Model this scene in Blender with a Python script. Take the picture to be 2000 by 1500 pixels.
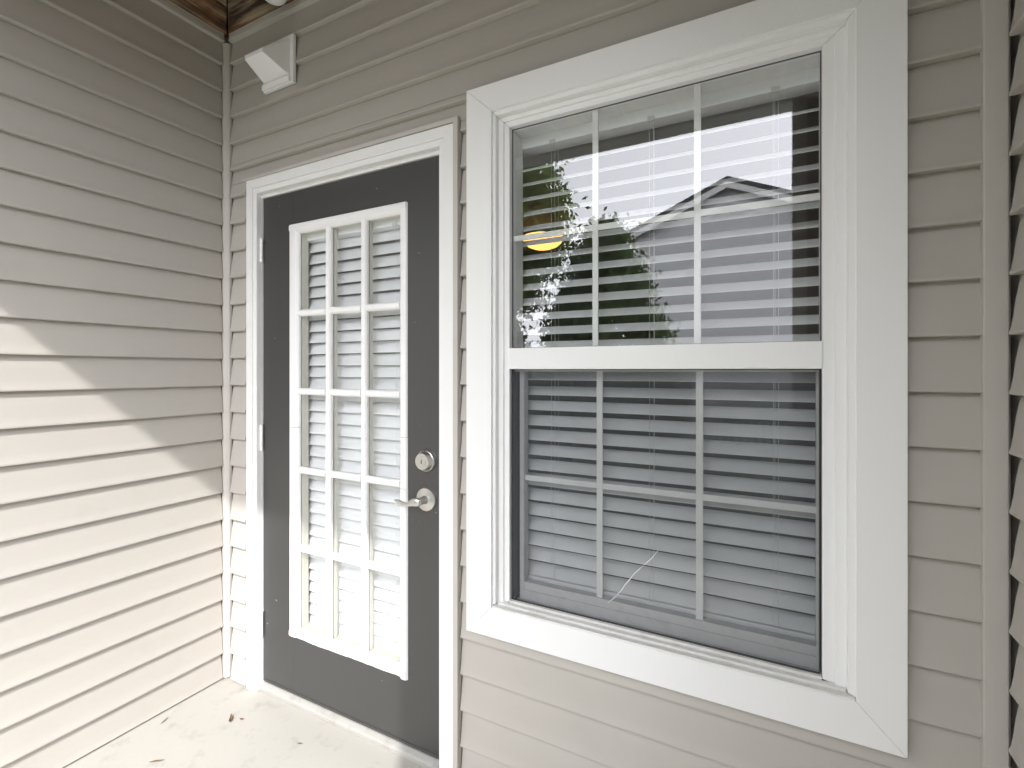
import bpy, bmesh, math, random
from mathutils import Vector, Matrix
random.seed(7)
R = math.radians
for o in list(bpy.data.objects): bpy.data.objects.remove(o)
scene = bpy.context.scene
col = scene.collection

# ------------------------------------------------------------------ camera, sky, sun, exposure
cam = bpy.data.cameras.new('camera')
cam.sensor_width = 36.0
cam.lens = 17.382
cam.shift_y = -0.01325
cam.clip_start = 0.02
cam.clip_end = 500
camo = bpy.data.objects.new('camera', cam)
col.objects.link(camo)
camo.location = (2.137, -1.35, 1.348)
camo.rotation_euler = (R(90), 0, R(27.794))
scene.camera = camo

TO_SUN = Vector((0.666, -1.0, 1.078)).normalized()
world = bpy.data.worlds.new('World')
scene.world = world
world.use_nodes = True
wn = world.node_tree
wn.nodes.clear()
w_out = wn.nodes.new('ShaderNodeOutputWorld')
w_bg = wn.nodes.new('ShaderNodeBackground')
w_sky = wn.nodes.new('ShaderNodeTexSky')
w_sky.sky_type = 'NISHITA'
w_sky.sun_disc = False
w_sky.sun_elevation = math.asin(TO_SUN.z)
w_sky.sun_rotation = math.atan2(TO_SUN.x, TO_SUN.y)
w_sky.dust_density = 1.5
w_sky.air_density = 1.0
w_sky.ozone_density = 1.0
# hazy summer sky: most of the blue is washed out by thin bright cloud, the same all around
w_bw = wn.nodes.new('ShaderNodeRGBToBW')
w_tint = wn.nodes.new('ShaderNodeMix'); w_tint.data_type = 'RGBA'; w_tint.blend_type = 'MULTIPLY'
w_tint.inputs['Factor'].default_value = 1.0
w_mix = wn.nodes.new('ShaderNodeMix'); w_mix.data_type = 'RGBA'
w_mix.inputs['Factor'].default_value = 0.86
wn.links.new(w_sky.outputs[0], w_bw.inputs[0])
w_pow = wn.nodes.new('ShaderNodeMath'); w_pow.operation = 'POWER'; w_pow.inputs[1].default_value = 0.35
wn.links.new(w_bw.outputs[0], w_pow.inputs[0])
wn.links.new(w_pow.outputs[0], w_tint.inputs['A'])
w_tint.inputs['B'].default_value = (12.0, 12.15, 12.9, 1)
wn.links.new(w_sky.outputs[0], w_mix.inputs['A'])
wn.links.new(w_tint.outputs['Result'], w_mix.inputs['B'])
wn.links.new(w_mix.outputs['Result'], w_bg.inputs[0])
w_bg.inputs[1].default_value = 0.15
wn.links.new(w_bg.outputs[0], w_out.inputs[0])

sun = bpy.data.lights.new('sun', 'SUN')
sun.energy = 2.0
sun.angle = R(0.9)
sun.color = (1.0, 0.98, 0.955)
suno = bpy.data.objects.new('sun', sun)
col.objects.link(suno)
suno.rotation_euler = TO_SUN.to_track_quat('Z', 'Y').to_euler()
suno.location = (8, -12, 14)

scene.view_settings.view_transform = 'Standard'
scene.view_settings.look = 'None'
scene.view_settings.gamma = 1.0
scene.view_settings.use_curve_mapping = False
scene.view_settings.exposure = 1.06
scene.cycles.max_bounces = 7
scene.cycles.diffuse_bounces = 4
scene.cycles.glossy_bounces = 3
scene.cycles.transparent_max_bounces = 10
scene.cycles.sample_clamp_indirect = 8.0

# ------------------------------------------------------------------ materials
def new_mat(name):
    m = bpy.data.materials.new(name)
    m.use_nodes = True
    return m, m.node_tree, m.node_tree.nodes['Principled BSDF']

def mix_rgb(nt, a, b, fac):
    n = nt.nodes.new('ShaderNodeMix'); n.data_type = 'RGBA'
    for key, v in (('A', a), ('B', b)):
        if isinstance(v, tuple): n.inputs[key].default_value = (*v, 1)
        else: nt.links.new(v, n.inputs[key])
    if isinstance(fac, float): n.inputs['Factor'].default_value = fac
    else: nt.links.new(fac, n.inputs['Factor'])
    return n.outputs['Result']

def noise(nt, scale, detail=4, rough=.55, vec=None, stretch=None):
    t = nt.nodes.new('ShaderNodeTexNoise')
    t.inputs['Scale'].default_value = scale
    t.inputs['Detail'].default_value = detail
    t.inputs['Roughness'].default_value = rough
    g = nt.nodes.new('ShaderNodeNewGeometry')
    src = g.outputs['Position']
    if stretch:
        mp = nt.nodes.new('ShaderNodeMapping')
        mp.inputs['Scale'].default_value = stretch
        nt.links.new(src, mp.inputs['Vector']); src = mp.outputs[0]
    nt.links.new(src, t.inputs['Vector'])
    return t.outputs['Fac']

def ramp(nt, src, lo, hi, a=0., b=1.):
    n = nt.nodes.new('ShaderNodeMapRange')
    n.inputs['From Min'].default_value = lo; n.inputs['From Max'].default_value = hi
    n.inputs['To Min'].default_value = a; n.inputs['To Max'].default_value = b
    nt.links.new(src, n.inputs['Value'])
    return n.outputs['Result']

def bump(nt, bsdf, src, strength, dist):
    b = nt.nodes.new('ShaderNodeBump')
    b.inputs['Strength'].default_value = strength
    b.inputs['Distance'].default_value = dist
    nt.links.new(src, b.inputs['Height'])
    nt.links.new(b.outputs[0], bsdf.inputs['Normal'])

def paint(name, base, dirt, rough=.45, dirt_lo=.52, dirt_hi=.78, dirt_scale=6., dirt_amt=.6, wave=.0, grain=.0, spec=.5):
    m, nt, b = new_mat(name)
    n1 = noise(nt, dirt_scale, 3, .65)
    c = mix_rgb(nt, base, dirt, ramp(nt, n1, dirt_lo, dirt_hi, 0, dirt_amt))
    nt.links.new(c, b.inputs['Base Color'])
    r = ramp(nt, n1, .3, .7, rough - .06, rough + .08)
    nt.links.new(r, b.inputs['Roughness'])
    b.inputs['Specular IOR Level'].default_value = spec
    if wave or grain:
        src = noise(nt, 5., 1, .5) if wave else noise(nt, 220., 1, .6)
        bump(nt, b, src, wave or grain, .01 if wave else .0006)
    return m

M = {}
M['siding'] = paint('vinyl_siding', (.474, .444, .402), (.366, .337, .294), .46, .56, .85, 5., .3, wave=.10)
M['siding_trim'] = paint('vinyl_trim', (.54, .51, .468), (.40, .37, .325), .44, .56, .85, 5., .3)
M['white'] = paint('white_vinyl', (.87, .87, .86), (.74, .73, .70), .36, .58, .85, 7., .12)
M['white_old'] = paint('weathered_white_vinyl', (.78, .775, .74), (.52, .49, .42), .42, .50, .75, 16., .35)
M['white_paint'] = paint('white_door_paint', (.85, .845, .83), (.68, .66, .61), .4, .58, .82, 12., .22, grain=.25)
M['sill_metal'] = paint('worn_threshold', (.36, .35, .325), (.22, .205, .18), .5, .5, .75, 20., .5)
M['cream'] = paint('cream_plastic', (.70, .68, .58), (.5, .48, .36), .5, .5, .8, 9., .4)
M['blind'] = paint('blind_slat', (.86, .87, .88), (.78, .78, .77), .42, .6, .9, 9., .25)
M['screen_frame'] = paint('screen_frame', (.035, .035, .037), (.08, .08, .08), .5)
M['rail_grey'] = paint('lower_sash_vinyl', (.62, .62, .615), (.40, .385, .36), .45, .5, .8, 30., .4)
M['room'] = paint('room_paint', (.22, .215, .20), (.2, .19, .18), .7)
M['sheath'] = paint('wall_sheathing', (.45, .425, .385), (.38, .36, .32), .8)
M['roofing'] = paint('roof_shingle', (.09, .09, .095), (.05, .05, .055), .85, .4, .6, 9., .7)
M['house_siding'] = paint('grey_house_siding', (.80, .80, .82), (.74, .74, .76), .6)

# door: charcoal satin paint with faint streaks and a few chips
m, nt, b = new_mat('charcoal_door_paint'); M['door'] = m
n1 = noise(nt, 3.2, 3, .5)
chip = noise(nt, 55., 1, .4)
c = mix_rgb(nt, (.036, .036, .0355), (.044, .0435, .042), n1)
c = mix_rgb(nt, c, (.42, .41, .39), ramp(nt, chip, .80, .82, 0, .6))
nt.links.new(c, b.inputs['Base Color'])
nt.links.new(ramp(nt, n1, .3, .7, .36, .44), b.inputs['Roughness'])
b.inputs['Specular IOR Level'].default_value = .85

# porch slab: cream masonry paint, scuffed
m, nt, b = new_mat('painted_concrete'); M['floor'] = m
n1 = noise(nt, 2.4, 6, .6); n2 = noise(nt, 9., 7, .7); n3 = noise(nt, 60., 4, .6)
c = mix_rgb(nt, (.455, .44, .40), (.41, .393, .352), n1)
c = mix_rgb(nt, c, (.27, .245, .21), ramp(nt, n2, .55, .72, 0, .6))
c = mix_rgb(nt, c, (.24, .21, .175), ramp(nt, n3, .70, .78, 0, .6))
nt.links.new(c, b.inputs['Base Color'])
b.inputs['Roughness'].default_value = .62
bump(nt, b, n3, .35, .002)

# porch ceiling: blotchy brown stained boards
def stained(name, stretch):
    m, nt, b = new_mat(name)
    g = noise(nt, 7., 6, .65, stretch=stretch)
    blot = noise(nt, 6.5, 4, .6)
    c = mix_rgb(nt, (.045, .020, .009), (.33, .165, .07), ramp(nt, g, .36, .66))
    c = mix_rgb(nt, c, (.020, .009, .005), ramp(nt, blot, .46, .62, 0, .85))
    c = mix_rgb(nt, c, (.45, .36, .24), ramp(nt, noise(nt, 9., 4, .6, stretch=stretch), .52, .68, 0, .85))
    nt.links.new(c, b.inputs['Base Color'])
    b.inputs['Roughness'].default_value = .5
    bump(nt, b, g, .3, .003)
    return m
M['stain_x'] = stained('stained_board_along_wall', (.25, 2.6, 1))
M['stain_y'] = stained('stained_board_across', (2.6, .25, 1))

m, nt, b = new_mat('satin_nickel'); M['nickel'] = m
b.inputs['Base Color'].default_value = (.61, .595, .57, 1)
b.inputs['Metallic'].default_value = 1
b.inputs['Roughness'].default_value = .32
bump(nt, b, noise(nt, 300., 2), .06, .0004)

m, nt, b = new_mat('dark_slot'); M['dark'] = m
b.inputs['Base Color'].default_value = (.012, .012, .012, 1); b.inputs['Roughness'].default_value = .6

def glass(name, f0, tint=(.965, .98, .975), wob=.004, haze=0.):
    m = bpy.data.materials.new(name); m.use_nodes = True
    nt = m.node_tree; nt.nodes.clear()
    out = nt.nodes.new('ShaderNodeOutputMaterial')
    tr = nt.nodes.new('ShaderNodeBsdfTransparent'); tr.inputs[0].default_value = (*tint, 1)
    gl = nt.nodes.new('ShaderNodeBsdfGlossy'); gl.inputs['Roughness'].default_value = 0.0
    lw = nt.nodes.new('ShaderNodeLayerWeight'); lw.inputs['Blend'].default_value = .5
    p = nt.nodes.new('ShaderNodeMath'); p.operation = 'POWER'; p.inputs[1].default_value = 5
    nt.links.new(lw.outputs['Facing'], p.inputs[0])
    fr = ramp(nt, p.outputs[0], 0, 1, f0, 1.0)
    mx = nt.nodes.new('ShaderNodeMixShader')
    nt.links.new(fr, mx.inputs[0]); nt.links.new(tr.outputs[0], mx.inputs[1]); nt.links.new(gl.outputs[0], mx.inputs[2])
    bp = nt.nodes.new('ShaderNodeBump'); bp.inputs['Strength'].default_value = wob; bp.inputs['Distance'].default_value = .05
    nt.links.new(noise(nt, 3.5, 1, .3), bp.inputs['Height']); nt.links.new(bp.outputs[0], gl.inputs['Normal'])
    last = mx.outputs[0]
    if haze:
        df = nt.nodes.new('ShaderNodeBsdfDiffuse'); df.inputs[0].default_value = (.75, .76, .76, 1)
        m2 = nt.nodes.new('ShaderNodeMixShader')
        d = ramp(nt, noise(nt, 8., 5, .65), .35, .75, haze * .4, haze * 1.8)
        nt.links.new(d, m2.inputs[0]); nt.links.new(last, m2.inputs[1]); nt.links.new(df.outputs[0], m2.inputs[2])
        last = m2.outputs[0]
    nt.links.new(last, out.inputs[0])
    return m
M['glass'] = glass('window_glass', .15, haze=.012)
M['glass_low'] = glass('lower_window_glass', .065, haze=.012)
M['door_glass'] = glass('door_glass', .10, wob=.02, haze=.05)

# insect screen: fine grey weave, mostly see-through
m = bpy.data.materials.new('insect_screen_weave'); m.use_nodes = True; M['screen'] = m
nt = m.node_tree; nt.nodes.clear()
out = nt.nodes.new('ShaderNodeOutputMaterial')
tr = nt.nodes.new('ShaderNodeBsdfTransparent')
df = nt.nodes.new('ShaderNodeBsdfDiffuse'); df.inputs[0].default_value = (.125, .135, .148, 1)
mx = nt.nodes.new('ShaderNodeMixShader')
nt.links.new(ramp(nt, noise(nt, 5., 4, .6),   .3, .7, .27, .34), mx.inputs[0])
nt.links.new(tr.outputs[0], mx.inputs[1]); nt.links.new(df.outputs[0], mx.inputs[2]); nt.links.new(mx.outputs[0], out.inputs[0])

def emit(name, c, s):
    m, nt, b = new_mat(name)
    b.inputs['Base Color'].default_value = (*c, 1)
    b.inputs['Emission Color'].default_value = (*c, 1); b.inputs['Emission Strength'].default_value = s
    return m
M['lamp'] = emit('amber_lamp_glass', (1.0, .42, .09), 1.7)

def leafmat(name, c1, c2, trans=.0):
    m, nt, b = new_mat(name)
    oi = noise(nt, 3.0, 3)
    nt.links.new(mix_rgb(nt, c1, c2, ramp(nt, oi, .35, .65)), b.inputs['Base Color'])
    b.inputs['Roughness'].default_value = .5
    tl = nt.nodes.new('ShaderNodeBsdfTranslucent')
    nt.links.new(b.inputs['Base Color'].links[0].from_socket, tl.inputs[0])
    ms = nt.nodes.new('ShaderNodeMixShader'); ms.inputs[0].default_value = trans
    o_ = nt.nodes['Material Output']
    nt.links.new(b.outputs[0], ms.inputs[1]); nt.links.new(tl.outputs[0], ms.inputs[2]); nt.links.new(ms.outputs[0], o_.inputs[0])
    return m
M['leaf_dark'] = leafmat('evergreen_leaf', (.04, .085, .025), (.12, .20, .05), .45)
M['leaf'] = leafmat('broad_leaf', (.09, .16, .03), (.21, .28, .06), .5)
M['leaf_sky_block'] = leafmat('sky_block_leaf', (.05, .062, .034), (.08, .092, .05), .2)
M['bark'] = paint('bark', (.10, .075, .055), (.05, .04, .03), .9)
M['grass'] = leafmat('lawn_grass', (.055, .064, .036), (.08, .086, .055))
M['dry_leaf'] = leafmat('dry_leaf', (.22, .10, .045), (.33, .19, .09))
M['chalk'] = paint('chalky_streak', (.72, .72, .72), (.6, .6, .6), .8)

# ------------------------------------------------------------------ builders
def link(name, me, mat, parent=None, loc=None):
    o = bpy.data.objects.new(name, me)
    col.objects.link(o)
    if mat is not None and not me.materials: me.materials.append(mat)
    if parent is not None:
        o.parent = parent
        o.matrix_parent_inverse = parent.matrix_world.inverted()
    if loc is not None: o.location = loc
    return o

def tag(o, label=None, cat=None, group=None, kind=None):
    if label: o['label'] = label
    if cat: o['category'] = cat
    if group: o['group'] = group
    if kind: o['kind'] = kind
    return o

def thing(name, loc, label, cat, group=None):
    o = bpy.data.objects.new(name, None)
    o.empty_display_size = .1
    col.objects.link(o)
    o.location = loc
    o.matrix_world = Matrix.Translation(loc)
    return tag(o, label, cat, group, 'thing')

def from_bm(name, bm, mat, parent=None, smooth=False, loc=None):
    bmesh.ops.recalc_face_normals(bm, faces=bm.faces)
    me = bpy.data.meshes.new(name)
    if smooth:
        for f in bm.faces: f.smooth = True
    bm.to_mesh(me); bm.free()
    return link(name, me, mat, parent, loc)

def bev(bm, w, seg=2):
    if w: bmesh.ops.bevel(bm, geom=list(bm.edges), offset=w, segments=seg, affect='EDGES', profile=.6, clamp_overlap=True)

def add_box(bm, lo, hi):
    c = [(a + b) / 2 for a, b in zip(lo, hi)]; s = [abs(b - a) for a, b in zip(lo, hi)]
    bmesh.ops.create_cube(bm, size=1, matrix=Matrix.Translation(c) @ Matrix.Diagonal((*s, 1)))

def box(name, lo, hi, mat, parent=None, b=.0015):
    bm = bmesh.new(); add_box(bm, lo, hi); bev(bm, b)
    return from_bm(name, bm, mat, parent)

def boxes(name, lst, mat, parent=None, b=0.):
    bm = bmesh.new()
    for lo, hi in lst: add_box(bm, lo, hi)
    bev(bm, b)
    return from_bm(name, bm, mat, parent)

def prism(name, poly, axis, a0, a1, mat, parent=None, b=.0015, smooth=False, loc=None):
    """poly of 2-D points swept along an axis: 'x' takes (y,z), 'y' takes (x,z), 'z' takes (x,y)"""
    put = {'x': lambda p, a: (a, p[0], p[1]), 'y': lambda p, a: (p[0], a, p[1]), 'z': lambda p, a: (p[0], p[1], a)}[axis]
    bm = bmesh.new()
    v0 = [bm.verts.new(put(p, a0)) for p in poly]; v1 = [bm.verts.new(put(p, a1)) for p in poly]
    n = len(poly)
    for i in range(n): bm.faces.new((v0[i], v0[(i + 1) % n], v1[(i + 1) % n], v1[i]))
    bm.faces.new(v0); bm.faces.new(v1[::-1])
    bmesh.ops.recalc_face_normals(bm, faces=bm.faces)
    bev(bm, b)
    return from_bm(name, bm, mat, parent, smooth, loc)

def mitred(name, x0, x1, z0, z1, w, y0, y1, mat, parent, gap=.0007, b=.002, sides='ltrb'):
    """four boards mitred at the corners, w = (left, top, right, bottom)"""
    l, t, r, bo = w if isinstance(w, tuple) else (w,) * 4
    O = [(x0, z0), (x0, z1), (x1, z1), (x1, z0)]
    I = [(x0 + l, z0 + bo), (x0 + l, z1 - t), (x1 - r, z1 - t), (x1 - r, z0 + bo)]
    q = {'l': [O[0], O[1], I[1], I[0]], 't': [O[1], O[2], I[2], I[1]], 'r': [O[2], O[3], I[3], I[2]], 'b': [O[3], O[0], I[0], I[3]]}
    mv = {'l': (0, -gap), 'r': (0, -gap), 't': (-gap, 0), 'b': (-gap, 0)}
    for s in sides:
        p = q[s]
        cx = sum(a[0] for a in p) / 4; cz = sum(a[1] for a in p) / 4
        p = [(a[0] + (gap if a[0] < cx else -gap) * (s in 'tb'), a[1] + (gap if a[1] < cz else -gap) * (s in 'lr')) for a in p]
        prism(name, p, 'y', y0, y1, mat, parent, b)

def lathe(name, prof, c, mat, parent, seg=40, axis=(0, -1, 0), smooth=True):
    """prof: (radius, distance along axis) from the base outwards"""
    ax = Vector(axis).normalized()
    u = ax.orthogonal().normalized(); v = ax.cross(u)
    bm = bmesh.new(); rings = []
    for r, d in prof:
        rings.append([bm.verts.new(Vector(c) + ax * d + (u * math.cos(2 * math.pi * k / seg) + v * math.sin(2 * math.pi * k / seg)) * max(r, 1e-5)) for k in range(seg)])
    for a, b2 in zip(rings, rings[1:]):
        for k in range(seg): bm.faces.new((a[k], a[(k + 1) % seg], b2[(k + 1) % seg], b2[k]))
    bm.faces.new(rings[-1]); bm.faces.new(rings[0][::-1])
    o = from_bm(name, bm, mat, parent, smooth)
    if smooth: o.data.set_sharp_from_angle(angle=R(38))
    return o

def sweep(name, pts, rad, mat, parent, seg=14, up=Vector((0, 0, 1))):
    """rad: list of (sideways, vertical) radii at each point"""
    bm = bmesh.new(); rings = []
    P = [Vector(p) for p in pts]
    for i, p in enumerate(P):
        d = (P[min(i + 1, len(P) - 1)] - P[max(i - 1, 0)]).normalized()
        s = d.cross(up).normalized(); t = s.cross(d).normalized()
        a, b2 = rad[i]
        rings.append([bm.verts.new(p + s * a * math.cos(2 * math.pi * k / seg) + t * b2 * math.sin(2 * math.pi * k / seg)) for k in range(seg)])
    for a, b2 in zip(rings, rings[1:]):
        for k in range(seg): bm.faces.new((a[k], a[(k + 1) % seg], b2[(k + 1) % seg], b2[k]))
    bm.faces.new(rings[0][::-1]); bm.faces.new(rings[-1])
    return from_bm(name, bm, mat, parent, True)

PITCH = .1168
# lap profile: (distance out of the wall, height above the butt edge)
PROF = [(-.0050, PITCH + .012), (-.0045, PITCH), (-.0012, PITCH * .945), (.0026, PITCH * .86), (.0074, PITCH * .6), (.0114, PITCH * .3), (.0152, PITCH * .1), (.0172, .007), (.0178, .0035), (.0172, .0006), (.0152, -.0004), (-.0055, .0002)]

def lap_profile(lo, hi):
    """the lap's profile between heights lo and hi (relative to its butt)"""
    face = PROF[:-1]; out = []
    def at(z):
        for (a, za), (b2, zb) in zip(face, face[1:]):
            if za >= z >= zb: return a + (b2 - a) * (za - z) / max(za - zb, 1e-9)
        return face[0][0] if z > face[0][1] else face[-1][0]
    if hi < face[0][1]: out.append((at(hi), hi))
    out += [p for p in face if lo < p[1] < hi]
    if lo > face[-1][1]: out.append((at(lo), lo))
    out += [(-.0065, max(lo, .0002)), (-.0065, hi if hi < face[0][1] else face[0][1])]
    return out

_lap_cache = {}
def lap(parent, wall, z, s0, s1, lo=-1., hi=1.):
    """one siding plank; wall 'A' (x=0, facing +x), 'B' (y=0, facing -y), 'C' (x=XC, facing -x)"""
    key = (wall, round(s0, 4), round(s1, 4), round(lo, 4), round(hi, 4))
    if key not in _lap_cache:
        pr = lap_profile(lo, hi)
        bm = bmesh.new()
        if wall == 'A': put = lambda p, s: (p[0], s, p[1])
        elif wall == 'B': put = lambda p, s: (s, -p[0], p[1])
        else: put = lambda p, s: (XC - p[0], s, p[1])
        v0 = [bm.verts.new(put(p, s0)) for p in pr]; v1 = [bm.verts.new(put(p, s1)) for p in pr]
        n = len(pr)
        for i in range(n): bm.faces.new((v0[i], v0[(i + 1) % n], v1[(i + 1) % n], v1[i]))
        bm.faces.new(v0); bm.faces.new(v1[::-1])
        bmesh.ops.recalc_face_normals(bm, faces=bm.faces)
        me = bpy.data.meshes.new('siding_plank')
        for f in bm.faces: f.smooth = True
        bm.to_mesh(me); bm.free()
        me.materials.append(M['siding'])
        me.set_sharp_from_angle(angle=R(50))
        _lap_cache[key] = me
    j = random.uniform(-.0005, .0005)
    loc = {'A': (j, 0, z), 'B': (0, j, z), 'C': (j, 0, z)}[wall]
    o = link('siding_plank', _lap_cache[key], None, parent, loc)
    o.rotation_euler = (0, 0, 0)
    return o

CEIL = 2.82
XC = 2.5640
YF = -1.763          # front edge of the porch
# ------------------------------------------------------------------ ground, slab, roof, ceiling
def structure(o): return tag(o, kind='structure')
bm = bmesh.new()
bmesh.ops.create_grid(bm, x_segments=2, y_segments=2, size=150, matrix=Matrix.Translation((0, 0, -.16)))
structure(from_bm('lawn', bm, M['grass']))
structure(box('porch_floor', (-.13, -2.12, -.15), (2.72, .16, 0), M['floor'], None, .008))
structure(boxes('porch_roof', [((-.6, -2.0, CEIL + .34), (3.2, .3, CEIL + .5)), ((-.5, -1.88, CEIL + .06), (3.1, .25, CEIL + .1))], M['roofing']))
ceiling = thing('porch_ceiling', (1.28, -.95, CEIL), 'brown stained board ceiling over the porch corner', 'ceiling')
ceiling['kind'] = 'structure'
del ceiling['category']
TAN = 1.35 / 2.137
W = .088
for k in range(22):
    y0, y1 = -k * W, max(-(k + 1) * W, YF)
    if y0 <= YF: break
    g = .0015
    xa, xb = -(y0) / TAN, -(y1) / TAN
    if xa > XC: break
    poly = [(xa + .004, y0 - g), (XC, y0 - g), (XC, y1 + g), (min(xb + .004, XC), y1 + g)]
    if xb + .004 >= XC: poly = poly[:3]
    prism('ceiling_board', poly, 'z', CEIL, CEIL + .02, M['stain_x'], ceiling, .002)
for k in range(30):
    x0, x1 = k * W, min((k + 1) * W, XC)
    if x0 >= XC: break
    g = .0015
    ya, yb = max(-x0 * TAN, YF), max(-x1 * TAN, YF)
    if ya <= YF + .01: break
    prism('ceiling_board', [(x0 + g, ya - .004), (x0 + g, YF), (x1 - g, YF), (x1 - g, yb - .004)], 'z', CEIL, CEIL + .02, M['stain_y'], ceiling, .002)

# ------------------------------------------------------------------ walls
wallA = thing('siding_wall', (0, -1.0, 0), 'beige lap siding side wall at left, its lower part in sunlight', 'wall')
wallB = thing('siding_wall', (1.28, 0, 0), 'beige lap siding wall that holds the grey door and white window', 'wall')
wallC = thing('siding_wall', (2.56, -1.0, 0), 'narrow strip of beige lap siding wall at the far right edge', 'wall')
WALL_TOP = CEIL + .06
box('sheathing', (-.13, -1.89, 0), (-.008, .14, WALL_TOP), M['sheath'], wallA, 0)
box('sheathing', (XC + .008, -1.89, 0), (XC + .14, .14, WALL_TOP), M['sheath'], wallC, 0)
DX0, DX1, DZ1 = .19, 1.20, 2.12      # rough openings
WX0, WX1, WZ0, WZ1 = 1.385, 2.285, .600, 2.160
boxes('sheathing', [((.0, .008, DZ1), (XC, .14, WALL_TOP)), ((.0, .008, 0), (DX0, .14, DZ1)), ((DX1, .008, 0), (WX0, .14, DZ1)),
                    ((WX1, .008, 0), (XC, .14, DZ1)), ((WX0, .008, 0), (WX1, .14, WZ0)), ], M['sheath'], wallB)

ZA = .114
k = -1
while True:
    z = ZA + k * PITCH
    if z > CEIL: break
    lo = max(-1., .007 - z) if z < 0 else -1.
    hi = min(1., CEIL - .004 - z)
    lap(wallA, 'A', z, -1.885, -.030, lo, hi)
    lap(wallC, 'C', z + .019, -1.885, -.040, lo, min(hi, CEIL - .025 - z))
    k += 1

def wall_b(base, s0, s1, zmin, zmax):
    k = -2
    while True:
        z = base + k * PITCH
        if z > zmax: break
        lo, hi = max(zmin - z, -1.), min(zmax - z, 1.)
        if z + PITCH > zmin and hi > .006 and lo < PITCH:
            if lo < -.0004: lo = -1.
            if hi > PITCH + .012: hi = 1.
            lap(wallB, 'B', z, s0, s1, lo, hi)
        k += 1
ZB = .116
wall_b(ZB, .0445, .150, .004, 2.155)          # beside the hinges
wall_b(ZB, .0445, 2.515, 2.240, CEIL - .004)  # above door and window
wall_b(ZB, .0445, 1.290, 2.157, 2.238)        # over the door head
wall_b(ZB + .0185, 1.246, 1.290, .6015, 2.155) # sliver between door and window
wall_b(ZB + .0185, 1.246, 2.515, .004, .6010)  # under the window
wall_b(ZB + .0185, 2.380, 2.515, .6015, 2.238) # right of the window

# trims at the top of the walls
prism('top_trim', [(.000, CEIL - .001), (.000, CEIL - .038), (.018, CEIL - .036), (.020, CEIL - .030), (.016, CEIL - .026), (.016, CEIL - .001)], 'y', -1.885, -.024, M['siding_trim'], wallA, .0008)
prism('top_trim', [(-.000, CEIL - .001), (-.000, CEIL - .038), (-.018, CEIL - .036), (-.020, CEIL - .030), (-.016, CEIL - .026), (-.016, CEIL - .001)], 'x', .038, 2.514, M['siding_trim'], wallB, .0008)
prism('top_trim', [(XC, CEIL - .001), (XC, CEIL - .038), (XC - .018, CEIL - .036), (XC - .020, CEIL - .030), (XC - .016, CEIL - .026), (XC - .016, CEIL - .001)], 'y', -1.885, -.036, M['siding_trim'], wallC, .0008)
prism('corner_post', [(.0, -.0005), (.0, -.022), (.004, -.0265), (.014, -.0275), (.026, -.0225), (.034, -.012), (.035, -.0005)], 'z', .006, CEIL - .041, M['siding_trim'], wallB, .001, True)
box('corner_post', (2.5135, -.0225, .004), (2.5525, -.001, CEIL - .003), M['siding_trim'], wallB, .0025)

# ------------------------------------------------------------------ porch front (seen mirrored in the window)
header = thing('porch_header', (1.1, -1.95, 2.8), 'white header beam across the open front of the porch', 'beam')
box('beam', (-.14, YF - .14, CEIL - .02), (2.72, YF, CEIL + .34), M['white'], header, .004)
box('lower_band', (-.14, YF - .005, CEIL - .012), (2.72, YF + .012, CEIL + .018), M['white'], header, .002)
wing = thing('wing_wall', (2.45, -1.95, 0), 'short beige siding wing wall with white corner board at the porch front', 'wall')
box('wall_core', (2.30, YF - .11, 0), (2.70, YF - .004, CEIL - .03), M['siding'], wing, .003)
box('corner_board', (2.235, YF - .125, .0), (2.305, YF + .008, CEIL - .022), M['white'], wing, .004)

# ------------------------------------------------------------------ room behind the wall
structure(boxes('interior_room', [((-.2, .141, -.12), (2.74, 4.7, -.0)), ((-.2, .141, 2.46), (2.74, 4.7, 2.9)), ((-.2, 4.6, 0), (2.74, 4.7, 2.46)),
                                  ((-.2, .141, 0), (-.13, 4.6, 2.46)), ((2.66, .141, 0), (2.74, 4.6, 2.46))], M['room']))
lampt = thing('ceiling_lamp', (.485, 2.32, 2.46), 'glowing amber dome lamp on the room ceiling, seen through the upper window', 'lamp')
lathe('lamp_base', [(.175, 0), (.178, .015), (.17, .03)], (.485, 2.32, 2.459), M['nickel'], lampt, 40, (0, 0, -1))
lathe('lamp_dome', [(.165, .028), (.163, .045), (.15, .075), (.12, .10), (.075, .118), (.03, .125), (.0, .126)], (.485, 2.32, 2.459), M['lamp'], lampt, 40, (0, 0, -1))

# ------------------------------------------------------------------ door frame
df_ = thing('door_surround', (.69, 0, 0), 'white door casing with rebated jambs around the grey door', 'door frame')
CF = -.0235
# moulded casing: two stepped layers
for nm, x0, x1, z1, w, y0, y1 in (('casing', .165, 1.222, 2.149, .038, CF, .002), ('casing_inner_step', .2032, 1.1838, 2.1108, .022, CF + .006, .004)):
    prism(nm, [(x0, .002), (x0, z1), (x0 + w, z1 - w), (x0 + w, .002)], 'y', y0, y1, M['white_paint'], df_, .002)
    prism(nm, [(x0 + .0005, z1), (x1 - .0005, z1), (x1 - w - .0005, z1 - w), (x0 + w + .0005, z1 - w)], 'y', y0, y1, M['white_paint'], df_, .002)
    prism(nm, [(x1, z1), (x1, .002), (x1 - w, .002), (x1 - w, z1 - w)], 'y', y0, y1, M['white_paint'], df_, .002)
box('jamb', (.190, .0045, .002), (.2260, .138, 2.1), M['white_paint'], df_, .002)
box('jamb', (1.148, .0045, .002), (1.198, .138, 2.1), M['white_paint'], df_, .002)
box('head_jamb', (.2262, .0045, 2.0755), (1.1478, .138, 2.1), M['white_paint'], df_, .002)
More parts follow.
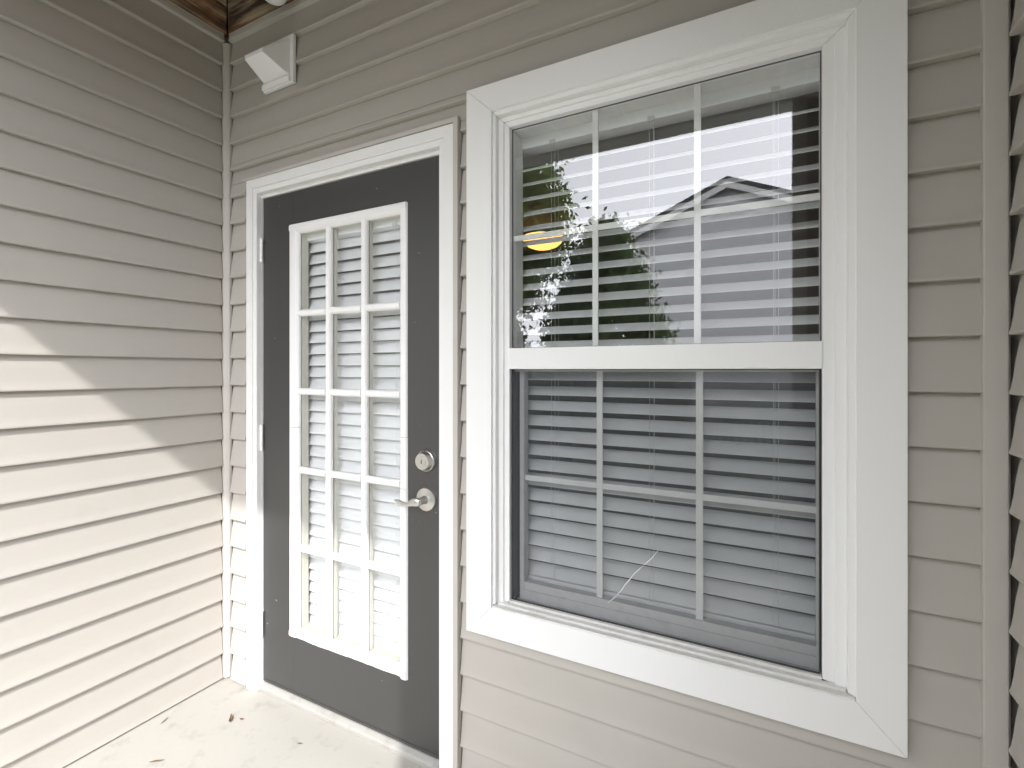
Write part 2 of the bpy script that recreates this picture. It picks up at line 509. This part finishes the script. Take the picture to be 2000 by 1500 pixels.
prism('threshold', [(-.006, .001), (-.006, .015), (-.001, .021), (.012, .029), (.06, .0345), (.12, .0345), (.12, .001)], 'x', .2275, 1.147, M['sill_metal'], df_, .0012)
# beige J-channel round the casing
prism('siding_channel', [(1.2235, .004), (1.2235, 2.151), (1.2415, 2.168), (1.2415, .004)], 'y', -.0275, -.0005, M['siding_trim'], df_, .0015)
prism('siding_channel', [(.152, 2.1505), (.140, 2.162), (1.2405, 2.1695), (1.2232, 2.1525)], 'y', -.0235, -.0005, M['siding_trim'], df_, .0015)

# ------------------------------------------------------------------ door
door = thing('door', (.69, .03, 0), 'dark grey entry door with a white fifteen pane glass insert', 'door')
SY = .012   # outer face of the slab
LX0, LX1, LZ0, LZ1 = .396, 1.006, .267, 1.942
GX0, GX1, GZ0, GZ1 = .447, .969, .305, 1.902
boxes('slab', [((.229, SY, .037), (LX0 + .02, SY + .044, 2.073)), ((LX1 - .02, SY, .037), (1.1455, SY + .044, 2.073)),
               ((LX0 + .02, SY + .0002, .0372), (LX1 - .02, SY + .0438, LZ0 + .02)), ((LX0 + .02, SY + .0002, LZ1 - .02), (LX1 - .02, SY + .0438, 2.0728))], M['door'], door, 0.)
box('bottom_sweep', (.231, SY - .002, .0362), (1.144, SY + .03, .046), M['door'], door, .001)
FY = .004
def stile(x0, x1, z0, z1, name='insert_frame'):
    prism(name, [(x0, SY), (x0 + .004, FY + .002), (x0 + .010, FY), (x1 - .014, FY), (x1 - .006, FY + .005), (x1, FY + .012), (x1, SY + .012), (x0, SY + .001)], 'z', z0, z1, M['white_paint'], door, .0008)
# left stile, broken across once; right stile, broken twice
stile(LX0, GX0, LZ0 + .004, 1.117); stile(LX0, GX0, 1.1185, LZ1 - .004)
def rstile(z0, z1, dx=0):
    x0, x1 = GX1, LX1 + dx
    prism('insert_frame', [(x1, SY), (x1 - .004, FY + .002), (x1 - .010, FY), (x0 + .014, FY), (x0 + .006, FY + .005), (x0, FY + .012), (x0, SY + .012), (x1, SY + .001)], 'z', z0, z1, M['white_paint'], door, .0008)
rstile(LZ0 - .003, .932, .0012); rstile(.9332, 1.112, .0006); rstile(1.1134, LZ1 - .004)
def rail(z_out, z_in, ragged=False):
    d = 1 if z_in > z_out else -1
    n = 40; bm = bmesh.new(); rows = []
    for i in range(n + 1):
        x = LX0 + .003 + (LX1 - LX0 - .006) * i / n
        e = (random.uniform(-.0012, .0012) + .0012 * math.sin(i * .45) * math.sin(i * .17)) if ragged else 0
        zo = z_out + e * (1 if ragged else 0)
        rows.append([bm.verts.new((x, y, z)) for y, z in ((SY + .0005, zo), (FY + .0015, zo + d * .004), (FY - .0006, zo + d * .010), (FY - .0006, z_in - d * .014), (FY + .006, z_in - d * .006), (FY + .013, z_in), (SY + .012, z_in))])
    for a, b2 in zip(rows, rows[1:]):
        for k in range(6): bm.faces.new((a[k], a[k + 1], b2[k + 1], b2[k]))
    from_bm('insert_frame', bm, M['white_paint'], door)
rail(LZ0, GZ0, True); rail(LZ1, GZ1)
MV = [.6155, .8005]; MH = [.6315, .947, 1.2635, 1.579]
def bar_poly(c, w): return [(c - w, SY + .011), (c - w, FY + .009), (c - w + .005, FY + .002), (c - w + .009, FY + .0005), (c + w - .009, FY + .0005), (c + w - .005, FY + .002), (c + w, FY + .009), (c + w, SY + .011)]
for x in MV: prism('muntin', bar_poly(x, .0135), 'z', GZ0 - .004, GZ1 + .004, M['white_paint'], door, .0005)
xs = [GX0 - .004] + MV + [GX1 + .004]
for z in MH:
    for i in range(3):
        x0 = xs[i] + (.0125 if i else 0); x1 = xs[i + 1] - (.0125 if i < 2 else 0)
        pl = [(b2, a) for a, b2 in bar_poly(z, .0135)]
        prism('muntin', pl, 'x', x0, x1, M['white_paint'], door, .0005)
zs = [GZ0 - .012] + MH + [GZ1 + .012]; xs2 = [GX0 - .012] + MV + [GX1 + .012]
for i in range(3):
    for j in range(5):
        bm = bmesh.new(); add_box(bm, (xs2[i], SY + .0125, zs[j]), (xs2[i + 1], SY + .0165, zs[j + 1]))
        # keep only the outer sheet of the pane so the mirror image stays single
        bmesh.ops.delete(bm, geom=[f for f in bm.faces if f.calc_center_median().y > SY + .0126], context='FACES')
        from_bm('pane', bm, M['door_glass'], door)
# inner reveal of the insert
mitred('insert_liner', GX0 - .012, GX1 + .012, GZ0 - .012, GZ1 + .012, .010, SY + .018, SY + .050, M['cream'], door, 0, .001)
for x in MV: box('inner_muntin', (x - .010, SY + .022, GZ0), (x + .010, SY + .036, GZ1), M['cream'], door, .001)
# hinges
for zc, hh in ((1.855, .05), (1.065, .054), (.278, .052)):
    bm = bmesh.new()
    for i in range(5):
        a = zc - hh + i * 2 * hh / 5; b2 = a + 2 * hh / 5 - .0012
        bmesh.ops.create_cone(bm, cap_ends=True, segments=14, radius1=.0062, radius2=.0062, depth=b2 - a, matrix=Matrix.Translation((.2285, .0035, (a + b2) / 2)))
    hg = from_bm('hinge', bm, M['white_paint'], door, True); hg.data.set_sharp_from_angle(angle=R(40))
    leaf = box('hinge_leaf', (.2265, .004, zc - hh), (.228, .030, zc + hh), M['white_paint'], hg, .0004)
# deadbolt
db = lathe('deadbolt', [(.0375, -.001), (.0375, .008), (.0355, .011), (.0335, .012), (.0285, .027), (.0275, .029), (.0, .030)], (1.090, SY, 1.040), M['nickel'], door, 48)
lathe('key_cylinder', [(.0165, .029), (.0165, .0312), (.0, .0316)], (1.090, SY, 1.040), M['nickel'], db, 32)
box('keyway', (1.0889, SY - .0325, 1.033), (1.0911, SY - .0312, 1.047), M['dark'], db, .0003)
# lever set
lv = lathe('door_handle', [(.0405, -.001), (.0405, .006), (.038, .0095), (.028, .012), (.015, .014), (.0125, .02), (.0125, .046), (.0, .0465)], (1.090, SY, .9075), M['nickel'], door, 48)
hy = SY - .046
lp = [(1.104, hy, .9075), (1.098, hy - .004, .908), (1.085, hy - .007, .9085), (1.070, hy - .007, .9055), (1.055, hy - .005, .899), (1.040, hy - .002, .894), (1.024, hy + .001, .8935), (1.008, hy + .003, .8955), (.994, hy + .003, .8985), (.984, hy + .003, .901)]
lr = [(.002, .003), (.006, .012), (.007, .0145), (.0065, .0125), (.0058, .0085), (.0055, .0065), (.0055, .007), (.0055, .0085), (.005, .0075), (.002, .002)]
sweep('lever', lp, lr, M['nickel'], lv, 18)
box('latch_plate', (1.1462, SY + .004, .875), (1.1476, SY + .03, .935), M['nickel'], door, .0003)

# ------------------------------------------------------------------ blinds
def blind(name, label, x0, x1, yc, z_first, n, pitch, tilt, half, cords, head_z, bottom_z):
    t = thing(name, ((x0 + x1) / 2, yc, bottom_z), label, 'window blind')
    bm = bmesh.new()
    c, s = math.cos(tilt), math.sin(tilt)
    L = x1 - x0
    # slat: slightly crowned cross-section, outer edge low, inner edge high
    top, bot = [], []
    for i in range(7):
        q = -half + 2 * half * i / 6
        h = .0009 * (1 - (q / half) ** 2)
        e = .0014 if abs(q) < half * .99 else .0008
        for lst, k in ((top, h + e), (bot, h - e)): lst.append((q * c - k * s, q * s + k * c))
    poly = top + bot[::-1]
    v0 = [bm.verts.new((0, a, b2)) for a, b2 in poly]; v1 = [bm.verts.new((L, a, b2)) for a, b2 in poly]
    m_ = len(poly)
    for i in range(m_): bm.faces.new((v0[i], v0[(i + 1) % m_], v1[(i + 1) % m_], v1[i]))
    bm.faces.new(v0); bm.faces.new(v1[::-1])
    bmesh.ops.recalc_face_normals(bm, faces=bm.faces)
    me = bpy.data.meshes.new('slat')
    for f in bm.faces: f.smooth = True
    bm.to_mesh(me); bm.free(); me.materials.append(M['blind']); me.set_sharp_from_angle(angle=R(50))
    for k in range(n):
        z = z_first + k * pitch
        o = link('slat', me, None, t, (x0 + random.uniform(-.0012, .0012), yc + random.uniform(-.0008, .0008), z + random.uniform(-.0008, .0008)))
        o.rotation_euler = (random.uniform(-.05, .05), random.uniform(-.0022, .0022), 0)
    box('head_rail', (x0, yc - .030, head_z), (x1, yc + .028, head_z + .055), M['blind'], t, .003)
    box('bottom_rail', (x0 + .001, yc - .022, bottom_z), (x1 - .001, yc + .024, bottom_z + .018), M['blind'], t, .004)
    for x in cords:
        for dy, dx in ((-half * c - .003, 0), (-half * c - .0025, .012), (half * c + .003, .004)):
            sweep('ladder_cord', [(x + dx, yc + dy, bottom_z + .01), (x + dx + .001, yc + dy, (bottom_z + head_z) / 2), (x + dx, yc + dy, head_z + .004)], [(.0005, .0005)] * 3, M['blind'], t, 5, Vector((0, 1, 0)))
        box('cord_clip', (x - .004, yc - .033, head_z - .004), (x + .016, yc - .028, head_z + .010), M['rail_grey'], t, .001)
    return t
wb = blind('window_blind', 'white slatted blind with open slats hanging behind the large window', 1.388, 2.282, .122, .700, 28, .0486, R(33), .0255, (1.515, 1.822, 2.138), 2.068, .664)
blind('door_blind', 'white slatted blind nearly closed behind the panes of the grey door', .424, .985, .084, .318, 34, .0466, R(60), .0255, (.905,), 1.880, .285)

# ------------------------------------------------------------------ window
win = thing('window', (1.835, 0, .526), 'large white double hung window with white grid bars and wide casing', 'window')
TX0, TX1, TZ0, TZ1 = 1.280, 2.390, .526, 2.232
TY = -.034
mitred('casing_board', TX0, TX1, TZ0, TZ1, (.091, .084, .090, .092), TY, -.0004, M['white'], win, .0002, .0011)
# bead along the casing's inner edge (top and sides)
IX0, IX1, IZ0, IZ1 = 1.3715, 2.2995, .6185, 2.1475
mitred('casing_bead', IX0 - .004, IX1 + .004, IZ0 + .002, IZ1 + .004, (.0135, .0175, .0185, .006), TY + .010, .02, M['white'], win, .0003, .0035, 'ltr')
mitred('frame_step', IX0 + .005, IX1 - .010, IZ0 + .004, IZ1 - .009, (.0205, .0186, .0266, .004), -.004, .02, M['white'], win, .0003, .003, 'ltr')
FX0, FX1, FZ0, FZ1 = 1.3975, 2.2625, .6235, 2.1195
mitred('window_frame', FX0 - .004, FX1 + .004, FZ0, FZ1 + .004, (.0205, .020, .0275, .006), .004, .10, M['white'], win, .0003, .0025, 'ltr')
# stepped sill
box('sill', (IX0 + .001, -.0325, .612), (IX1 - .001, -.014, .6225), M['white_old'], win, .002)
box('sill', (IX0 + .010, -.0138, .612), (IX1 - .015, .003, .6285), M['white_old'], win, .002)
box('sill', (FX0 + .017, .0032, .612), (FX1 - .024, .024, .6345), M['white_old'], win, .002)
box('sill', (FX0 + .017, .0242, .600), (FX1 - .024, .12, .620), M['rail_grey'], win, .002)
OX0, OX1 = 1.414, 2.239
# upper sash
us = boxes('upper_sash', [((OX0 - .003, .026, 1.40), (OX0 + .0015, .05, 2.106)), ((OX1 - .0015, .026, 1.40), (OX1 + .003, .05, 2.106)), ((OX0, .0262, 2.1015), (OX1, .0498, 2.107))], M['white'], win)
mitred('glazing_gasket', OX0 + .0002, OX1 - .0002, 1.4165, 2.1033, .0022, .0225, .0258, M['screen_frame'], us, 0, 0)
UMV = [1.6818, 1.9615]; UMH = 1.7625
def panes(sash, y, x0, x1, zz, mv, tiltx, mat):
    e = [x0] + mv + [x1]
    c = Vector(((x0 + x1) / 2, y, (zz[0] + zz[2]) / 2))
    for i in range(3):
        for j in range(2):
            bm = bmesh.new()
            vs = [bm.verts.new((a, y + (b2 - c.z) * math.tan(tiltx), b2)) for a, b2 in ((e[i], zz[j]), (e[i + 1], zz[j]), (e[i + 1], zz[j + 1]), (e[i], zz[j + 1]))]
            bm.faces.new(vs)
            from_bm('pane', bm, M[mat], sash)
panes(us, .0262, OX0, OX1, [1.40, UMH, 2.104], UMV, R(-.65), 'glass')
for x in UMV: box('muntin', (x - .0088, .031, 1.41), (x + .0088, .036, 2.103), M['white'], us, .0012)
ex = [OX0] + UMV + [OX1]
for i in range(3): box('muntin', (ex[i] + (.0088 if i else 0), .0312, UMH - .0088), (ex[i + 1] - (.0088 if i < 2 else 0), .0358, UMH + .0088), M['white'], us, .0012)
box('meeting_rail', (OX0 - .0005, -.0008, 1.352), (OX1 + .0005, .034, 1.4168), M['white'], us, .0022)
box('rail_latch_strip', (OX0 + .002, .0345, 1.345), (OX1 - .002, .048, 1.405), M['white'], us, .001)
# lower sash, further in
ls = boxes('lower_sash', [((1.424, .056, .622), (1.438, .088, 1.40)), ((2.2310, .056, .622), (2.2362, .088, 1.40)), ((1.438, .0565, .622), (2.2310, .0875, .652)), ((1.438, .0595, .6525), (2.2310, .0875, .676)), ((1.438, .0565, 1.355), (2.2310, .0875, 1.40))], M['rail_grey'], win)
LMV = [1.6835, 1.9625]; LMH = 1.0065
panes(ls, .0625, 1.436, 2.2330, [.672, LMH, 1.36], LMV, R(.1), 'glass_low')
for x in LMV: box('muntin', (x - .0092, .066, .674), (x + .0092, .071, 1.358), M['white'], ls, .0012)
ex = [1.436] + LMV + [2.2330]
for i in range(3): box('muntin', (ex[i] + (.0092 if i else 0), .0662, LMH - .0085), (ex[i + 1] - (.0092 if i < 2 else 0), .0708, LMH + .0085), M['white'], ls, .0012)
# dark jamb tracks beside the lower sash
box('jamb_track', (OX0 + .0003, .022, .634), (OX0 + .0030, .099, 1.3515), M['screen_frame'], win, 0)
box('jamb_track', (OX1 - .0030, .022, .634), (OX1 - .0003, .099, 1.3515), M['screen_frame'], win, 0)
# half screen
mitred('screen_frame', OX0 + .0032, OX1 - .0032, .6350, 1.3512, (.0018, .003, .0018, .0015), .0125, .0195, M['screen_frame'], win, 0, 0)
bm = bmesh.new()
vs = [bm.verts.new(p) for p in ((OX0 + .005, .016, .637), (OX1 - .005, .016, .637), (OX1 - .005, .016, 1.349), (OX0 + .005, .016, 1.349))]
bm.faces.new(vs)
scr = from_bm('insect_screen', bm, M['screen'], win)
# pale scratch across the screen
bm = bmesh.new(); prev = None
for i in range(15):
    f = i / 14
    x = 1.726 + (1.862 - 1.726) * (f + .02 * math.sin(f * 9)) ; z = .690 + (.862 - .690) * f
    w = .0012 * (1 - f * .5) + random.uniform(-.0006, .0006)
    x += random.uniform(-.0012, .0012)
    cur = (bm.verts.new((x - w, .0155, z + w * .6)), bm.verts.new((x + w, .0155, z - w * .6)))
    if prev: bm.faces.new((prev[0], prev[1], cur[1], cur[0]))
    prev = cur
from_bm('scratch', bm, M['chalk'], win)

# ------------------------------------------------------------------ vent hood above the door
vent = thing('vent_hood', (.37, -.01, 2.58), 'white plastic vent hood on the siding above the grey door', 'vent')
vy = -.0182
box('flange', (.284, vy - .011, 2.487), (.466, vy + .004, 2.678), M['white'], vent, .003)
bm = bmesh.new()
wl, wr, fl, fr_ = .297, .446, .318, .425
P = {'wtl': (wl, vy - .011, 2.660), 'wtr': (wr, vy - .011, 2.660), 'wbl': (wl, vy - .011, 2.516), 'wbr': (wr, vy - .011, 2.516),
     'ftl': (fl, -.133, 2.574), 'ftr': (fr_, -.133, 2.574), 'fbl': (fl, -.133, 2.558), 'fbr': (fr_, -.133, 2.558)}
V = {k2: bm.verts.new(v) for k2, v in P.items()}
for f in (('wtl', 'wtr', 'ftr', 'ftl'), ('ftl', 'ftr', 'fbr', 'fbl'), ('wtr', 'wbr', 'fbr', 'ftr'), ('wtl', 'ftl', 'fbl', 'wbl'), ('wbl', 'fbl', 'fbr', 'wbr'), ('wtl', 'wbl', 'wbr', 'wtr')):
    bm.faces.new([V[x] for x in f])
bmesh.ops.recalc_face_normals(bm, faces=bm.faces)
bev(bm, .003)
from_bm('hood', bm, M['white'], vent)
box('lower_lip', (.290, vy - .022, 2.4905), (.452, vy - .0108, 2.512), M['white'], vent, .0025)

# ------------------------------------------------------------------ little ceiling light at the top edge
cl = thing('porch_light', (.47, -.16, CEIL), 'small white porch light on the brown ceiling at the top edge', 'lamp')
lathe('light_base', [(.055, 0), (.056, .012), (.05, .02)], (.455, -.105, CEIL - .0005), M['white'], cl, 32, (0, 0, -1))
lathe('light_globe', [(.045, .018), (.047, .035), (.040, .052), (.022, .064), (.0, .067)], (.455, -.105, CEIL - .0005), M['white'], cl, 32, (0, 0, -1))

# ------------------------------------------------------------------ dry leaves on the slab
def leaf(p, L, w, ang, curl, label, mat='dry_leaf'):
    bm = bmesh.new(); n = 8; prev = None
    for i in range(n + 1):
        f = i / n
        ww = w * math.sin(math.pi * min(max(f, .04), .97)) ** .7
        bend = .35 * math.sin(f * 5)
        c = Vector((L * (f - .5), L * .12 * bend, .002 + curl * (2 * f - 1) ** 2))
        cur = [bm.verts.new(c + Vector((0, -ww, .4 * ww))), bm.verts.new(c), bm.verts.new(c + Vector((0, ww, .5 * ww)))]
        if prev:
            for k2 in range(2): bm.faces.new((prev[k2], prev[k2 + 1], cur[k2 + 1], cur[k2]))
        prev = cur
    geom = bmesh.ops.solidify(bm, geom=list(bm.faces), thickness=.0008)
    o = from_bm('dry_leaf', bm, M[mat], None, True, p)
    o.rotation_euler = (0, 0, R(ang))
    tag(o, label, 'leaf')
leaf((.292, -.172, .001), .044, .006, -38, .010, 'curled rust brown leaf on the cream slab below the door corner')
leaf((.327, -.150, .001), .016, .004, 20, .003, 'tiny leaf scrap just right of the curled brown leaf')
leaf((.070, -.292, .001), .040, .0022, -62, .001, 'thin twig like leaf lying close to the sunlit side wall')
leaf((.262, -.415, .001), .045, .003, 45, .002, 'thin dark leaf stalk on the slab at the bottom picture edge')
leaf((.63, -.13, .001), .022, .0022, 30, .002, 'small brown leaf bit on the slab in front of the door')

# ------------------------------------------------------------------ the yard across (mirrored in the window)
hs = thing('neighbour_house', (.8, -22, -.16), 'grey gabled house across the lawn, mirrored in the upper window', 'house')
HX, HW, HY, HE, HA = .79, 3.05, -16.9, 5.98, 7.26
prism('wall', [(HX - HW, -.16), (HX + HW, -.16), (HX + HW, HE), (HX, HA - .12), (HX - HW, HE)], 'y', HY, HY - 9, M['house_siding'], hs, 0)
OV = .42
for s in (-1, 1):
    e = (HX + s * (HW + OV), HE - OV * (HA - HE) / HW)
    prism('roof', [(HX, HA + .02), e, (e[0], e[1] + .16), (HX, HA + .18)], 'y', HY + .35, HY - 9.3, M['roofing'], hs, 0)
    prism('rake_board', [(HX, HA - .20), (e[0], e[1] - .22), (e[0], e[1] - .01), (HX, HA + .01)], 'y', HY + .36, HY + .30, M['white'], hs, 0)
    prism('rake_board', [(HX, HA - .52), (HX + s * 1.2, HA - .52 - 1.2 * .42), (HX + s * 1.2, HA - .66 - 1.2 * .42), (HX, HA - .66)], 'y', HY + .06, HY + .005, M['white'], hs, 0)
    box('corner_board', (HX + s * HW - .08, HY - .02, -.16), (HX + s * HW + .08, HY + .03, HE - .05), M['white'], hs, 0)
prism('attic_vent', [(HX - .55, HA - 1.05), (HX + .55, HA - 1.05), (HX, HA - .78)], 'y', HY + .05, HY + .006, M['rail_grey'], hs, 0)

def tree(name, base, label, crown_fn, n, size, mat, trunk_h, trunk_r, seed):
    rnd = random.Random(seed)
    t = thing(name, base, label, 'tree')
    bx, by, bz = base
    sweep('trunk', [(bx, by, bz - .05), (bx + .03, by, bz + trunk_h * .4), (bx, by + .04, bz + trunk_h * .75), (bx, by, bz + trunk_h)], [(trunk_r, trunk_r), (trunk_r * .8, trunk_r * .8), (trunk_r * .55, trunk_r * .55), (trunk_r * .15, trunk_r * .15)], M['bark'], t, 10, Vector((0, 1, 0)))
    vs, fs = [], []
    cl = [crown_fn(rnd) for _ in range(max(8, n // 110))]
    for i in range(n):
        c0 = rnd.choice(cl)
        sp = size * 2.6
        c = Vector(c0) + Vector((rnd.gauss(0, sp), rnd.gauss(0, sp), rnd.gauss(0, sp * .8)))
        a = Vector((rnd.gauss(0, 1), rnd.gauss(0, 1), rnd.gauss(0, .6))).normalized()
        b2 = a.orthogonal().normalized(); b2.rotate(Matrix.Rotation(rnd.uniform(0, 6.28), 3, a)); s = size * rnd.uniform(.6, 1.3)
        d = a.cross(b2)
        k = len(vs)
        vs += [c - b2 * s, c + d * s * .45, c + b2 * s, c - d * s * .45]
        fs.append((k, k + 1, k + 2, k + 3))
    me = bpy.data.meshes.new('crown'); me.from_pydata([(v.x, v.y, v.z) for v in vs], [], fs); me.update()
    link('crown', me, M[mat], t)
    return t
def conical(cx, cy, z0, z1, r):
    def f(rnd):
        q = rnd.random() ** 1.5
        z = z0 + (z1 - z0) * q
        rr = r * (1 - q ** 1.6) * (.55 + .45 * rnd.random() ** .4)
        a = rnd.uniform(0, 6.283)
        return (cx + rr * math.cos(a), cy + rr * math.sin(a), z)
    return f
def ellip(cx, cy, cz, rx, ry, rz):
    def f(rnd):
        while True:
            v = Vector((rnd.uniform(-1, 1), rnd.uniform(-1, 1), rnd.uniform(-1, 1)))
            if .3 < v.length < 1: return (cx + v.x * rx, cy + v.y * ry, cz + v.z * rz)
    return f
tree('conical_tree', (-1.2, -9.4, -.16), 'dark conical evergreen tree mirrored in the middle of the window', conical(-1.2, -9.4, .1, 4.3, 1.6), 34000, .075, 'leaf_dark', 3.6, .14, 3)
tree('shade_tree', (-3.9, -8.2, -.16), 'leafy shade tree mirrored at the left side of the upper window', ellip(-3.5, -8.0, 4.35, 1.75, 1.8, 2.2), 46000, .075, 'leaf', 5.2, .19, 5)
tree('round_shrub', (-4.6, -9.6, -.16), 'low rounded shrub mirrored in the lower left corner of the upper window', ellip(-4.6, -9.6, 1.2, 1.5, 1.2, 1.5), 16000, .07, 'leaf_dark', 1.4, .06, 9)
fence = thing('picket_fence', (0, -10.2, -.16), 'low white picket fence across the lawn, faintly mirrored in the lower window', 'fence')
pm = None
for i in range(34):
    x = -2.6 + i * .15
    if pm is None:
        o = prism('picket', [(-.045, 0), (.045, 0), (.045, .40), (0, .47), (-.045, .40)], 'y', 0, .02, M['white'], fence, .002, loc=(x, -10.2, -.16)); pm = o.data
    else: link('picket', pm, None, fence, (x, -10.2, -.16))
for z in (.02, .20): box('fence_rail', (-2.75, -10.225, z - .03), (2.5, -10.2015, z + .03), M['white'], fence, .002)

# unseen leafy mass added to hold back low sky light beside the grey house
rnd = random.Random(11)
vs, fs = [], []
for i in range(16000):
    if rnd.random() < .55:
        f = rnd.random(); x = 6.5 + 24 * f; y = -20 + 9 * f ** 2
    else:
        f = rnd.random(); x = -12.5 - 22 * f; y = -22 + 8 * f
    top = 4.6 + 1.4 * math.sin(x * .9) + .9 * math.sin(x * 2.3 + 1)
    z = -.2 + top * rnd.random() ** .8
    c = Vector((x, y + rnd.uniform(-1.6, 1.6), z))
    a = Vector((rnd.gauss(0, 1), rnd.gauss(0, 1) + .6, rnd.gauss(0, 1))).normalized()
    b2 = a.orthogonal().normalized(); d = a.cross(b2); q = rnd.uniform(.22, .42)
    k = len(vs)
    vs += [tuple(c - b2 * q), tuple(c + d * q * .6), tuple(c + b2 * q), tuple(c - d * q * .6)]
    fs.append((k, k + 1, k + 2, k + 3))
me = bpy.data.meshes.new('sky_block_wood'); me.from_pydata(vs, [], fs); me.update()
tag(link('sky_block_wood', me, M['leaf_sky_block']), 'unseen green wood added to both sides of the grey house to block low sky light', 'trees', None, 'stuff')
